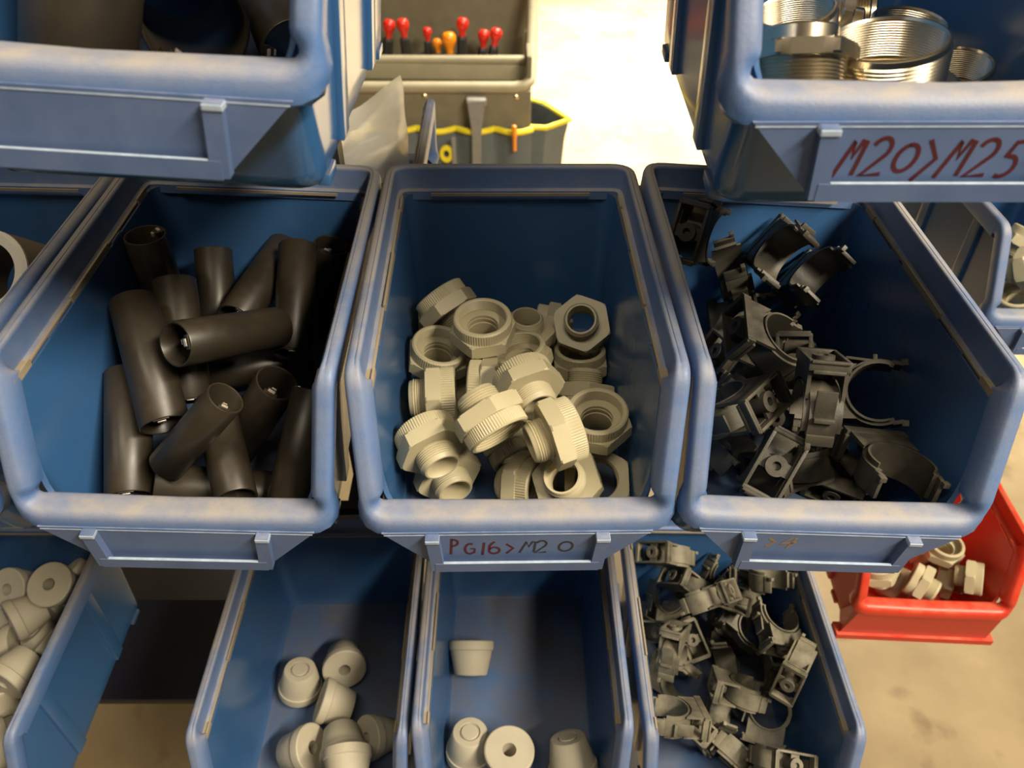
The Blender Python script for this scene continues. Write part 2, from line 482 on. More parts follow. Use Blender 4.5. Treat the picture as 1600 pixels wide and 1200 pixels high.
def make_tube(name='conduit_sleeve', rad=14, L=84):
    r = empty(name)
    bm = bmesh.new()
    h = L / 2
    prof = [(rad, -h + .6), (rad, h - .6), (rad - .5, h), (rad - 1.3, h), (rad - 1.7, h - .5), (rad - 1.7, -h + .5), (rad - 1.3, -h), (rad - .5, -h)]
    lathe(bm, [(a * mm, b * mm) for a, b in prof], 40, True)
    mesh_obj('sleeve', bm, M['tube'], r)
    bm = bmesh.new()   # moulded latch tongue just inside the open end
    box(bm, Vector((rad - 3.2, 0, h - 6)) * mm, Vector((3, 9, 13)) * mm, None, .5 * mm)
    box(bm, Vector((rad - 5.2, 0, h - 1.2)) * mm, Vector((5, 6, 2.2)) * mm, None, .4 * mm)
    la = mesh_obj('latch', bm, M['tube'], r)
    bm = bmesh.new()
    box(bm, Vector((rad - 4.6, 0, h + .3)) * mm, Vector((2.2, 4.6, 1.2)) * mm, None, .3 * mm)
    box(bm, Vector((rad - 8.6, .6, h - 2.2)) * mm, Vector((1.6, 3.2, 3)) * mm, None, .3 * mm)
    mesh_obj('spring_contact', bm, M['tabmetal'], la)
    return r

def arc_band(bm, r0, r1, a0, a1, w, n=22, zoff=0, taper=0.0):
    loops = []
    for i in range(n + 1):
        a = a0 + (a1 - a0) * i / n
        k = 1 - taper * abs(2 * i / n - 1) ** 3
        c, s = cos(a), sin(a); ro = r0 + (r1 - r0) * k
        loops.append([Vector((r0 * c, r0 * s, zoff - w / 2)), Vector((ro * c, ro * s, zoff - w / 2)), Vector((ro * c, ro * s, zoff + w / 2)), Vector((r0 * c, r0 * s, zoff + w / 2))])
    rings(bm, loops, cap0=True, cap1=True)

def make_clip(mat='clip'):
    """spring pipe clip: C ring opening to +x, hollow base to -x with rails, screw eye and a latch strap"""
    r = empty('pipe_clip')
    m = M[mat]
    bm = bmesh.new()
    arc_band(bm, 17.2 * mm, 20.6 * mm, R(62), R(298), 15 * mm, 30)
    arc_band(bm, 17.2 * mm, 18.6 * mm, R(70), R(290), 21 * mm, 26)
    # flared, hooked ends
    for s in (1, -1):
        a = R(62) * s
        box(bm, Vector((19.6 * cos(a) + 1.6, 19.6 * sin(a) + s * .8, 0)) * mm, Vector((6.5, 2.6, 15)) * mm, Matrix.Rotation(s * R(-12), 3, 'Z'), .5 * mm)
        box(bm, Vector((14.6 , s * 18.6, 6.0)) * mm, Vector((4, 4, 3)) * mm, None, .4 * mm)
    mesh_obj('spring_ring', bm, m, r, 35)
    bm = bmesh.new()
    # cheeks that carry the ring, cut round on the ring side
    for zc in (-9.5, 9.5):
        pts = [(-29, -17), (-29, 17), (-12, 17)]
        pts += [(-20.4 * cos(R(t)), 20.4 * sin(R(t))) for t in range(50, -51, -10)]
        pts += [(-12, -17)]
        extrude_poly(bm, [(a * mm, b * mm) for a, b in pts], 2.0 * mm, Matrix.Translation((0, 0, (zc - 1) * mm)))
    mesh_obj('cheek', bm, m, r, 25)
    bm = bmesh.new()
    # hollow base frame: two end walls, two long rails and a screw boss
    for s in (1, -1):
        box(bm, Vector((-31, s * 18.2, 0)) * mm, Vector((6, 2.4, 22)) * mm, None, .4 * mm)
        box(bm, Vector((-31, 0, s * 10)) * mm, Vector((6, 34, 2)) * mm, None, .3 * mm)
        box(bm, Vector((-27.6, s * 18.6, 0)) * mm, Vector((2.0, 3.4, 17)) * mm, None, .3 * mm)
        box(bm, Vector((-33.2, s * 19.6, 0)) * mm, Vector((1.6, 2.2, 20)) * mm, None, .3 * mm)
    Mx = Matrix.Translation((-34 * mm, 0, 0)) @ Matrix.Rotation(R(90), 4, 'Y')
    lathe(bm, [(a * mm, b * mm) for a, b in ((2.6, 0), (6.2, 0), (6.2, 12), (5.6, 13), (2.6, 13))], 24, True, Mx)
    box(bm, Vector((-30, 0, 0)) * mm, Vector((1.8, 8, 20)) * mm)
    mesh_obj('base_frame', bm, m, r, 30)
    bm = bmesh.new()
    # bridging latch on one side
    box(bm, Vector((-10, 21.0, 0)) * mm, Vector((16, 1.8, 11)) * mm, Matrix.Rotation(R(-8), 3, 'Z'), .5 * mm)
    box(bm, Vector((-1.4, 22.0, 0)) * mm, Vector((2.6, 4.2, 11)) * mm, None, .5 * mm)
    mesh_obj('latch_strap', bm, m, r, 30)
    return r

def make_plug(mat='rubber'):
    r = empty('cable_plug')
    bm = bmesh.new()
    prof = [(5.2, 14), (18.6, 14), (19.6, 13.2), (19.8, 10), (19.4, 6.4), (18.4, 5.8), (18.2, 5.0), (18.0, 4.4), (17.4, 1), (14.2, -13.6), (13.2, -14.6), (8.6, -14.8), (8.2, -14.2), (8.0, -13.0), (0.05, -12.6)]
    # closed narrow end with a ring groove, open bore from the disc side
    prof = [(5.4, 14.0)] + prof[1:] + [(0.05, -8), (5.0, -8)]
    lathe(bm, [(a * mm, b * mm) for a, b in prof], 44, True)
    mesh_obj('plug_body', bm, M[mat], r, 35)
    bm = bmesh.new()
    lathe(bm, [(a * mm, b * mm) for a, b in ((0.05, -15.2), (6.6, -15.2), (7.2, -14.4), (7.2, -12), (0.05, -12))], 32, True)
    mesh_obj('centre_boss', bm, M[mat], r, 35)
    return r
# ------------------------------------------------------------------ the setting
bm = bmesh.new(); box(bm, Vector((0.5, 2.0, -0.02)), Vector((9, 9, 0.04)))
floor = mesh_obj('floor', bm, M['concrete'], None, 0); tag(floor, kind='structure')

# ------------------------------------------------------------------ bins
BINS = {
 'C': (6.9, 215.2, -217.4, -0.12, 0.93, 0.68),
 'L': (-147.7, 216.0, -217.6, 2.34, 0.28, 0.74),
 'R': (158.6, 217.1, -219.6, 3.13, 0.4, 0.6),
 'FL': (-306, 219, -218, 1.0, 0, 0.5),
 'b1': (-401, 189.5, -523, 0, 0, 0),
 'b2': (-138.3, 189.6, -523.7, -0.37, 0.15, -0.14),
 'b3': (14.2, 192.1, -514.8, -0.05, -0.09, 0.13),
 'b4': (171.0, 189.1, -516.7, 0.28, -0.35, -0.08),
 'UL': (-123.6, 233.1, -18.4, 3.01, -0.6, -1.24),
 'UR': (138.6, 229.7, -25.6, -1.4, -1.65, 0.36),
 'E': (453, 478, -300, 0, 0, 0),
 'red': (395, 372, -555, 1.2, -2, 0),
 'bag': (-136, 690, -268, 0, 180, 0),
}
LABELS = {
 'C': 'blue storage bin of beige reducers with PG16>M20 marked on its label slot',
 'L': 'blue storage bin full of black sleeves beside the bin of beige reducers',
 'R': 'blue storage bin of loose black pipe clips beside the bin of beige reducers',
 'FL': 'blue storage bin holding a white-lined roll, cut off at the left edge of the picture',
 'b1': 'lower blue storage bin heaped with grey plugs beside the open gap over the floor',
 'b2': 'lower blue storage bin with a few grey plugs scattered on its dusty base',
 'b3': 'nearly empty lower blue storage bin with only four grey plugs',
 'b4': 'lower blue storage bin heaped full of dusty dark grey pipe clips',
 'UL': 'upper blue storage bin holding wide black sleeves, its label slot blank',
 'UR': 'upper blue storage bin of shiny nickel rings with M20>M25 marked on its label slot',
 'E': 'distant blue storage bin of grey fittings on the second rack above the red bin',
 'red': 'red storage bin of beige reducers hung low on the second rack',
 'bag': 'blue storage bin on the far side of the rack with clear plastic bags inside',
}
proto = make_bin()
redp = make_bin(body='red', rim='red', holder=False)
BM = {}; BOBJ = {}
for k, (x, y, z, ro, ya, pi_) in BINS.items():
    Mx = bin_matrix(x * mm, y * mm, z * mm, ro, ya, pi_)
    BM[k] = Mx
    o = redp if k == 'red' else (proto if k == 'C' else copy_tree(proto))
    o.matrix_world = Mx; BOBJ[k] = o
    tag(o, LABELS[k], 'bin', 'storage bins on the racks')

PLACED = {
 'C': [
  ('red', (31.2, 396.4, -316.2), (0.64, 0.244, -0.628, -0.37), 0.95),
  ('red', (-38.8, 392.6, -305.5), (0.888, -0.101, -0.025, -0.447), 0.95),
  ('red', (-36.0, 315.1, -320.6), (0.854, -0.099, -0.051, -0.508), 0.95),
  ('red', (-24.5, 347.7, -318.3), (0.896, -0.251, 0.05, -0.363), 0.95),
  ('red', (13.2, 368.4, -296.3), (0.008, 0.681, -0.732, -0.024), 0.95),
  ('red', (-33.2, 368.8, -277.9), (0.756, -0.096, -0.445, -0.471), 0.95),
  ('red', (47.7, 370.2, -290.5), (0.314, -0.842, 0.433, 0.078), 0.95),
  ('red', (47.9, 365.0, -317.3), (0.496, -0.021, -0.065, -0.866), 0.95),
  ('red', (10.2, 333.7, -289.6), (0.749, 0.031, -0.13, -0.649), 0.95),
  ('red', (-11.5, 332.4, -266.2), (0.78, 0.04, 0.025, -0.624), 0.95),
  ('red', (-37.8, 334.8, -287.6), (0.535, -0.054, 0.096, -0.838), 0.95),
  ('red', (48.7, 281.0, -286.1), (0.593, 0.05, 0.024, -0.803), 0.95),
  ('red', (47.8, 331.5, -310.9), (0.248, 0.464, -0.781, 0.337), 0.95),
  ('red', (-7.5, 306.5, -285.6), (0.659, 0.206, -0.682, -0.242), 0.95),
  ('red', (13.0, 286.0, -266.3), (0.591, -0.342, -0.572, -0.455), 0.95),
  ('red', (-36.8, 299.4, -285.0), (0.483, -0.544, 0.437, -0.529), 0.95),
  ('red', (24.9, 256.3, -268.5), (0.483, -0.611, 0.217, -0.588), 0.95),
  ('red', (-7.3, 262.3, -262.3), (0.079, 0.581, -0.615, 0.527), 0.95),
  ('red', (-35.8, 263.5, -285.3), (0.597, -0.263, -0.583, -0.485), 0.95),
  ('red', (32.8, 253.3, -300.0), (0.201, -0.959, -0.1, -0.174), 0.95),
  ('red', (4.4, 296.2, -315.8), (0.053, 0.455, -0.688, 0.563), 0.95),
  ('red', (-30.1, 273.4, -317.4), (0.573, -0.339, -0.599, -0.444), 0.95),
  ('red', (11.4, 266.2, -318.2), (0.176, -0.433, 0.371, -0.803), 0.95),
  ('nut', (49.2, 263.1, -310.5), (0.981, 0.189, -0.024, -0.018), 0.95),
 ],
 'L': [
  ('tube', (-136.6, 297.9, -301.0), (0.615, -0.199, 0.199, -0.737), 0.82),
  ('tube', (-200.4, 371.0, -265.0), (0.926, -0.014, 0.008, 0.376), 0.82),
  ('tube', (-180.7, 391.4, -292.6), (0.279, 0.769, -0.52, 0.246), 0.82),
  ('tube', (-178.5, 331.5, -272.8), (0.289, 0.77, -0.484, 0.298), 0.82),
  ('tube', (-147.4, 386.3, -272.2), (0.635, 0.62, -0.399, 0.229), 0.82),
  ('tube', (-123.8, 370.0, -272.7), (0.384, 0.698, -0.521, 0.305), 0.82),
  ('tube', (-115.3, 411.2, -294.9), (0.603, -0.102, 0.064, -0.788), 0.82),
  ('tube', (-143.1, 314.0, -254.9), (0.85, 0.46, -0.254, -0.037), 0.82),
  None,
  ('tube', (-142.1, 267.1, -291.4), (0.426, 0.266, 0.73, -0.464), 0.74),
  ('tube', (-104.5, 267.7, -292.4), (0.081, -0.14, -0.391, -0.906), 0.74),
  ('tube', (-148.2, 257.4, -269.4), (0.706, -0.28, 0.233, -0.608), 0.66),
  ('tube', (-144.7, 259.5, -315.0), (0.254, -0.787, 0.208, -0.523), 0.82),
  ('tube', (-152.5, 355.7, -313.4), (0.392, -0.707, 0.198, -0.555), 0.82),
  ('tube', (-194.3, 277.0, -290.6), (0.364, 0.695, -0.481, 0.39), 0.82),
  ('tube', (-182.8, 300.1, -261.5), (0.279, 0.72, -0.469, 0.429), 0.86),
 ],
 'R': [
  ('clip', (127.6, 293.4, -320.8), (0.843, -0.206, 0.182, -0.462), 0.88),
  ('clip', (117.0, 291.7, -286.1), (0.33, -0.327, 0.16, 0.871), 0.88),
  None,
  None,
  ('clip', (185.9, 375.7, -312.8), (0.851, 0.335, 0.107, 0.389), 0.88),
  ('clip', (168.2, 285.1, -319.4), (0.933, -0.306, -0.041, 0.183), 0.88),
  ('clip', (174.8, 340.8, -300.8), (0.324, -0.784, -0.156, 0.505), 0.88),
  ('clip', (140.2, 272.3, -304.6), (0.468, -0.607, -0.102, 0.633), 0.88),
  ('clip', (141.9, 399.5, -268.9), (0.024, -0.556, 0.026, -0.831), 0.88),
  ('clip', (122.1, 404.8, -247.7), (0.724, 0.514, 0.433, 0.156), 0.88),
  ('clip', (166.2, 385.8, -250.2), (0.661, 0.202, -0.426, -0.583), 0.88),
  ('clip', (193.0, 388.4, -266.4), (0.722, 0.061, -0.468, -0.505), 0.88),
  ('clip', (154.0, 332.4, -274.9), (0.968, 0.09, 0.229, -0.04), 0.88),
  ('clip', (154.4, 361.0, -320.7), (0.941, -0.167, 0.294, 0.034), 0.88),
  ('clip', (166.9, 400.3, -311.5), (0.938, 0.322, -0.125, 0.013), 0.88),
  ('clip', (194.3, 248.1, -288.1), (0.712, -0.147, -0.045, -0.685), 0.88),
  ('clip', (192.9, 291.3, -327.7), (0.853, 0.053, -0.042, 0.518), 0.75),
  ('clip', (144.8, 326.4, -311.8), (0.621, 0.073, 0.371, 0.687), 0.88),
  ('clip', (156.2, 272.9, -269.3), (0.11, 0.683, -0.242, -0.681), 0.88),
  ('clip', (201.6, 300.6, -282.2), (0.935, 0.309, -0.151, -0.089), 0.88),
 ],
 'UL': [
  ('tubeb', (-152.3, 293.5, -91.2), (0.819, -0.187, 0.039, -0.541), 0.85),
  ('tubeb', (-148.3, 382.6, -110.7), (0.399, 0.125, 0.68, -0.602), 0.95),
  ('tubeb', (-106.1, 387.6, -122.2), (0.057, -0.216, 0.711, -0.666), 0.7),
  None,
 ],
 'UR': [
  ('nick', (121.1, 335.4, -109.4), (0.479, 0.124, -0.033, -0.869), 0.9),
  ('nick', (177.4, 355.6, -119.7), (0.359, 0.014, 0.045, -0.932), 0.9),
  ('nick', (107.1, 285.0, -104.8), (0.159, 0.615, -0.747, 0.199), 0.9),
  ('nick', (168.8, 395.0, -123.7), (0.255, -0.474, 0.409, -0.737), 0.9),
  ('nick', (145.5, 363.1, -116.2), (0.511, 0.319, -0.601, -0.525), 0.8),
  ('nickb', (146.9, 301.2, -110.9), (0.552, 0.082, -0.038, -0.829), 1.0),
  ('nick', (183.9, 317.2, -123.8), (0.524, 0.121, -0.014, -0.843), 0.85),
 ],
 'b1': [
  ('plug', (-440.2, 365.2, -616.6), (0.907, 0.367, -0.187, 0.086), 0.92),
  ('plug', (-423.3, 331.2, -611.3), (0.337, -0.641, 0.127, -0.678), 0.92),
  ('plug', (-367.8, 379.9, -582.9), (0.018, 0.894, -0.31, 0.323), 0.92),
  ('plug', (-367.8, 356.1, -557.6), (0.97, 0.215, 0.007, -0.114), 0.92),
  ('plug', (-420.6, 374.3, -587.9), (0.934, 0.329, -0.135, 0.033), 0.92),
  ('plug', (-396.2, 373.4, -625.2), (0.793, 0.472, -0.365, 0.125), 0.92),
  ('plug', (-397.0, 344.0, -580.6), (0.758, 0.452, -0.47, 0.022), 0.92),
  ('plug', (-390.9, 337.1, -611.2), (0.107, -0.703, 0.657, -0.25), 0.92),
  ('plug', (-368.9, 313.3, -593.7), (0.861, -0.016, -0.446, -0.246), 0.92),
  ('plug', (-411.0, 293.9, -624.2), (0.769, -0.386, -0.133, -0.491), 0.92),
  ('plug', (-372.5, 287.1, -564.8), (0.709, 0.551, -0.398, 0.189), 0.92),
  ('plug', (-376.3, 291.6, -616.6), (0.83, -0.424, 0.351, 0.095), 0.92),
  ('plug', (-381.4, 261.9, -591.6), (0.436, -0.804, -0.228, 0.334), 0.92),
  ('plug', (-359.2, 240.9, -579.4), (0.847, 0.314, -0.429, 0.016), 0.92),
  ('plug', (-386.0, 240.2, -625.2), (0.024, 0.017, 0.671, 0.741), 0.92),
  None,
 ],
 'b2': [
  ('plug', (-170.8, 310.4, -626.8), (0.11, 0.784, -0.611, 0.02), 0.93),
  ('plug', (-136.2, 326.2, -625.0), (0.541, 0.434, -0.293, 0.657), 0.93),
  ('plug', (-136.8, 287.8, -623.2), (0.81, 0.088, -0.543, -0.205), 0.93),
  ('plug', (-158.8, 251.5, -624.8), (0.194, -0.478, 0.132, -0.846), 0.93),
  ('plug', (-124.3, 252.3, -614.7), (0.48, 0.541, -0.372, 0.581), 0.93),
  ('plug', (-98.3, 263.0, -625.9), (0.891, 0.226, -0.394, -0.003), 0.88),
  ('plug', (-113.3, 226.1, -592.3), (0.594, -0.47, -0.468, -0.455), 0.93),
  None,
 ],
 'b3': [
  ('plug', (-26.2, 324.5, -615.2), (0.745, -0.45, -0.255, -0.422), 0.97),
  ('plug', (-24.8, 253.4, -616.5), (0.051, 0.504, 0.856, -0.098), 0.97),
  ('plug', (5.2, 238.6, -606.7), (0.999, -0.019, 0.032, -0.002), 0.97),
  ('plug', (53.1, 239.8, -605.0), (0.194, 0.681, -0.63, 0.32), 0.97),
 ],
 'b4': [
  ('clip', (143.9, 380.2, -547.6), (0.816, -0.457, 0.22, 0.276), 0.82),
  None,
  ('clip', (192.1, 382.7, -573.8), (0.697, 0.46, -0.107, 0.54), 0.82),
  ('clip', (202.3, 362.4, -566.2), (0.862, -0.185, 0.145, 0.45), 0.82),
  ('clip', (166.0, 367.7, -580.6), (0.799, -0.492, 0.337, 0.082), 0.82),
  ('clip', (146.8, 378.9, -601.6), (0.613, 0.428, -0.134, 0.65), 0.82),
  ('clip', (160.3, 337.3, -546.6), (0.286, 0.186, 0.824, -0.452), 0.82),
  ('clip', (134.5, 346.9, -608.2), (0.685, -0.355, 0.307, 0.557), 0.82),
  ('clip', (167.7, 340.5, -613.0), (0.802, 0.07, 0.536, 0.255), 0.82),
  ('clip', (200.3, 357.0, -605.6), (0.635, 0.333, -0.473, 0.512), 0.82),
  ('clip', (216.1, 320.2, -544.9), (0.703, 0.121, 0.118, 0.691), 0.82),
  None,
  ('clip', (210.8, 333.9, -586.4), (0.93, 0.107, 0.096, -0.338), 0.82),
  ('clip', (184.5, 311.8, -604.8), (0.539, -0.032, -0.839, -0.065), 0.82),
  ('clip', (148.7, 299.4, -610.4), (0.824, 0.413, -0.267, -0.281), 0.82),
  ('clip', (220.8, 308.3, -605.0), (0.066, 0.668, -0.047, -0.74), 0.82),
  ('clip', (221.8, 280.8, -540.2), (0.573, -0.679, -0.234, 0.394), 0.82),
  None,
  ('clip', (155.7, 261.4, -617.1), (0.236, 0.765, 0.258, -0.541), 0.82),
  ('clip', (179.9, 274.5, -605.8), (0.759, -0.054, -0.632, -0.145), 0.82),
  ('clip', (190.2, 274.3, -575.2), (0.93, -0.342, 0.08, -0.105), 0.82),
  ('clip', (177.7, 246.1, -611.8), (0.216, -0.335, -0.746, 0.533), 0.82),
  ('clip', (203.5, 231.2, -589.4), (0.255, 0.566, 0.647, -0.444), 0.82),
  None,
  ('clip', (123.8, 253.7, -568.8), (0.003, -0.047, -0.296, -0.954), 0.82),
  ('clip', (212.6, 273.4, -601.4), (0.801, 0.069, -0.223, 0.551), 0.82),
  ('clip', (215.5, 346.7, -531.3), (0.817, -0.333, -0.175, -0.437), 0.82),
  ('clip', (135.6, 301.0, -574.9), (0.087, 0.662, -0.42, -0.614), 0.82),
  None,
 ],
 'red': [
  ('red', (364.5, 422.4, -633.3), (0.579, 0.019, -0.215, -0.786), 0.98),
  ('red', (435.3, 456.4, -655.9), (0.074, 0.115, -0.731, 0.669), 0.98),
  ('red', (425.6, 437.1, -616.1), (0.498, 0.007, 0.005, -0.867), 0.98),
  None,
  None,
  ('red', (396.4, 404.7, -625.6), (0.488, 0.11, -0.68, -0.536), 0.98),
  ('red', (387.4, 424.9, -654.3), (0.176, -0.725, 0.603, -0.283), 0.98),
  ('red', (439.5, 406.7, -617.3), (0.133, 0.558, -0.183, 0.798), 0.9),
  ('red', (438.6, 423.1, -645.9), (0.53, 0.069, -0.747, -0.395), 0.98),
 ],
 'E': [
  ('red', (491.3, 623.5, -402.4), (0.406, -0.167, 0.01, -0.899), 1.0),
  ('red', (465.3, 576.8, -399.7), (0.638, 0.363, -0.662, -0.148), 1.0),
  ('red', (450.1, 542.9, -396.4), (0.523, 0.223, -0.062, -0.82), 1.0),
  ('red', (443.4, 543.5, -363.4), (0.194, -0.244, 0.383, -0.87), 1.0),
  ('red', (474.8, 601.6, -374.5), (0.405, -0.24, -0.019, -0.882), 1.0),
 ],
}
FLROLL = ((-.2960, .3860, .8290), (-.12, -.62, .62))
FLSLEEVE = ((-.2880, .3280, .8180), (-.35, .1, .75))
GOODS = {
'C': ['beige reducer half hidden behind the reducer that shows its flat hexagon',
 'beige reducer nearly buried under the edge-tipped one in the heap corner farthest back',
 'beige reducer open end up, tucked under the on-side reducer by the bin wall',
 'beige reducer mostly hidden deep in the heap below the open-mouthed pair',
 'beige reducer at the heap back with its small spigot ring turned up',
 'beige reducer tipped on its edge at the back corner, thread uphill of the hexagon',
 'beige reducer showing its flat hexagon and round spigot straight on, top of heap',
 'beige reducer with shallow open mouth just under the flat-hexagon one',
 'beige reducer with threaded mouth in mid heap, under the rearmost open-mouthed one',
 'rearmost wide-mouthed beige reducer with the small bore visible inside',
 'beige reducer with wide open mouth resting beside the left bin wall',
 'beige reducer with wide bright-threaded mouth and knurled collar below, by the right wall',
 'beige reducer lying mouth down, hexagon uppermost, above the bright-threaded mouth',
 'beige reducer standing on edge in mid heap, hexagon plate beside bare thread',
 'beige reducer in mid heap with thread pointing down toward the stacked group',
 'beige reducer lying on its side at the left wall, thread outermost',
 'beige reducer on its side, thread left and stamped hexagon, beside the bright-threaded mouth',
 'uppermost of the beige reducers stacked in a slanting column at the heap centre',
 'upper of two stacked beige reducers in the front corner of the bin',
 'beige reducer half covered by the hexagonal locknut at the lip',
 'middle of the beige reducers stacked in a slanting column at the heap centre',
 'beige reducer at the front corner with its threaded spigot facing out at the lip',
 'beige reducer lying on its side against the lip, grooved inner thread showing',
 'flat hexagonal beige locknut with a wide hole leaning at the front lip'],
'L': ['black sleeve lost in shadow in the middle of the sleeve bin',
 'dim black sleeve with its round mouth up, at the far back beside the blue wall',
 'dim brown-black sleeve upright at the back middle of the bin',
 'dim black sleeve standing directly behind the long upright front sleeve',
 'black sleeve at the back pointing its open mouth down toward the viewer',
 'tall black sleeve at the back with a copper-bright contact at its lower mouth',
 'black sleeve standing in the back corner with a shiny ringed mouth',
 'black sleeve with a latch showing side-on below the back open mouth',
 'black sleeve slanting behind the front pair, mouth cut by the lip',
 'short-looking black sleeve with a ragged mouth, behind the flat one at the lip',
 'glossy black sleeve lying along the right wall of its bin',
 'glossy black sleeve leaning, latch and bright contact at its raised mouth',
 'black sleeve lying flat across the front just behind the lip',
 'long black sleeve lying almost level across the middle of the bin',
 'front black sleeve running down to the lip with a pale contact in its mouth',
 'large dusty black sleeve on top of the heap, two bright contacts in its mouth'],
'UL': ['wide black sleeve leaning at the left end of the upper bin', 'wide black sleeve with its round dark mouth facing out in the upper bin', 'wide black sleeve with dark mouth in the upper bin corner', 'wide black sleeve lying beneath the facing one in the upper bin'],
'R': ['black pipe clip in the front corner of the clip heap, mostly in shadow', 'black pipe clip beside the left wall, below the screw-eye clip', 'black pipe clip squeezed between the screw-eye clip and the C-shaped one', 'black pipe clip on top near the front wall corner of the heap', 'black pipe clip deep behind the C-shaped one', 'black pipe clip lying low at the lip, ribs showing', 'black pipe clip with a small open latch box in mid heap',
 'black pipe clip with upright flat cheek near the front corner', 'black pipe clip wedged behind the ring-shaped one by the wall', 'black pipe clip standing tallest at the back corner, arch upward', 'black pipe clip whose curved arm sweeps up at the back of the heap',
 'black pipe clip with a square arm tip raised at the far back of the heap', 'black pipe clip buried in mid heap beneath the ring-shaped one', 'black pipe clip buried between the ring-shaped one and the screw-eye one', 'black pipe clip with its full round ring and square cheek facing out', 'black pipe clip lowest beside the bare floor of the bin, arc upward', 'black pipe clip with a broad flat base block at the front of the heap',
 'black pipe clip turned base out, screw eye showing', 'black pipe clip with a smooth flat plate in the heap front', 'black pipe clip shaped like a C, standing clear against the empty blue wall'],
'b4': ['dusty clip with a square slotted head at the back corner of the heap'] + ['dusty dark grey pipe clip in the tangled heap of the lower bin'] * 6 + ['dusty clip turned frame side out beside the bin wall, long slots showing', 'dusty clip turned frame side out in mid heap, screw eye showing']
 + ['dusty dark grey pipe clip in the tangled heap of the lower bin'] * 30,
'b1': ['grey plug cut off by the picture edge in the plug heap, upper one', 'grey plug cut off by the picture edge in the plug heap, second down', 'grey plug at the back touching the bin rim, narrow end up', 'grey plug at the back with its flat disc and dark bore facing out',
 'grey plug at the back corner turned disc out, oval bore showing', 'grey plug with disc tilted down below the rim-side plug', 'grey plug lying with its disc edge-on below the oval-bored plug', 'grey plug on its side in mid heap, cone left',
 'pale grey plug on its side in mid heap, disc edges shining', 'grey plug hidden low in the heap below the bright cone', 'bright grey plug with its cone upright in mid heap', 'brightly lit grey plug wedged against the bin rim low down',
 'grey plug with its round dimple end turned out, low in the heap', 'pale grey cone plug at the front of the heap', 'grey plug at the bottom picture edge, cone up', 'grey plug lowest of the heap under the front cone'],
'b2': ['grey plug with its round nose turned up, dark base beside it', 'grey plug farthest back, bored disc facing out', 'grey plug lying on its side between back pair and front group', 'grey plug in the front group, disc turned toward the wall',
 'grey plug in the front group showing its bored disc downward', 'grey plug against the right wall of its bin in the front group', 'grey plug at the bottom picture edge in the front group, bright side up', 'grey plug cut by the bottom picture edge beside the right wall'],
'b3': ['grey plug alone at the back, lying narrow end down', 'grey plug with its ringed nose turned to the viewer', 'grey plug whose flat disc and small dark hole face the viewer', 'grey plug standing cone up beside the right wall'],
'UR': ['nickel ring mouth-up at the upper bin corner, stacked on another', 'nickel ring with dark threaded mouth behind the biggest ring', 'nickel ring lying underneath the stacked mouth-up ring', 'nickel ring standing on edge with its hexagon bright', 'nickel ring standing on edge behind the stacked pair', 'biggest nickel ring, mouth-up with fine inner thread, by the lip', 'nickel ring whose top just shows over the lip'],
'red': ['beige reducer by the left wall of the red bin', 'beige reducer at the back of the red bin, plate-like hexagon up', 'beige reducer with a round mouth at the back of the red bin', 'beige reducer on its side at the back right of the red bin', 'beige reducer in the middle of the red bin heap', 'pinkish-lit beige reducer low in the red bin', 'beige reducer with its ring-shaped spigot facing out in the red bin', 'beige reducer on its side against the right red wall', 'beige reducer front and centre-right in the red bin'],
'E': ['grey fitting at the back of the distant bin', 'grey fitting in the middle of the distant bin', 'pale grey fitting at the lip of the distant bin', 'grey fitting cut by the picture edge in the distant bin', 'topmost grey fitting in the distant bin'],
}
# ------------------------------------------------------------------ workshop shell
def slab(name, lo, hi, mat, kind='structure'):
    bm = bmesh.new()
    lo, hi = Vector(lo), Vector(hi)
    box(bm, (lo + hi) / 2, hi - lo)
    return tag(mesh_obj(name, bm, mat, None, 0), kind=kind)
M['plaster'] = plain('painted_plaster', (0.20, 0.18, 0.14), 0.8, var=0.06, scale=3)
slab('wall_back', (-4, 5.0, 0), (5, 5.1, 2.8), M['plaster'])
slab('wall_left', (-4.1, -2.6, 0), (-4, 5.1, 2.8), M['plaster'])
slab('wall_right', (5, -2.6, 0), (5.1, 5.1, 2.8), M['plaster'])
slab('wall_front', (-4.1, -2.7, 0), (5.1, -2.6, 2.8), M['plaster'])
slab('ceiling', (-4.1, -2.7, 2.8), (5.1, 5.1, 2.9), M['plaster'])

# ------------------------------------------------------------------ racks that carry the bins
def part_box(name, lo, hi, mat, parent, bev=0.0):
    bm = bmesh.new(); lo, hi = Vector(lo), Vector(hi)
    box(bm, (lo + hi) / 2, hi - lo, None, bev)
    return mesh_obj(name, bm, mat, parent, 30)
rack = tag(empty('bin_rack', (0, 0, 0)), 'dark steel rack behind the blue bins, its base tray seen in the floor gap', 'rack')
for x in (-0.12, 0.17):
    part_box('upright', (x - .015, .4555, 0.0), (x + .015, .4700, 1.35), M['steel'], rack)
    part_box('base_foot', (x - .02, .36, 0.0), (x + .02, .70, .018), M['steel'], rack)
    part_box('bracket', (x - .015, .4215, .55), (x + .015, .4555, .57), M['steel'], rack)
    part_box('bracket', (x - .012, .37, .255), (x + .012, .4555, .292), M['steel'], rack)
part_box('hanging_rail', (-.47, .4120, .545), (.25, .4215, .575), M['steel'], rack)
part_box('hanging_rail', (-.39, .4370, .830), (.24, .4555, .858), M['steel'], rack)
part_box('hanging_rail', (-.20, .4530, 1.035), (.22, .4555, 1.065), M['steel'], rack)
part_box('base_tray', (-.50, .372, .292), (.20, .492, .304), M['navy'], rack, .003)
part_box('tray_panel', (-.205, .425, .304), (.10, .470, .307), M['navy'], rack, .001)
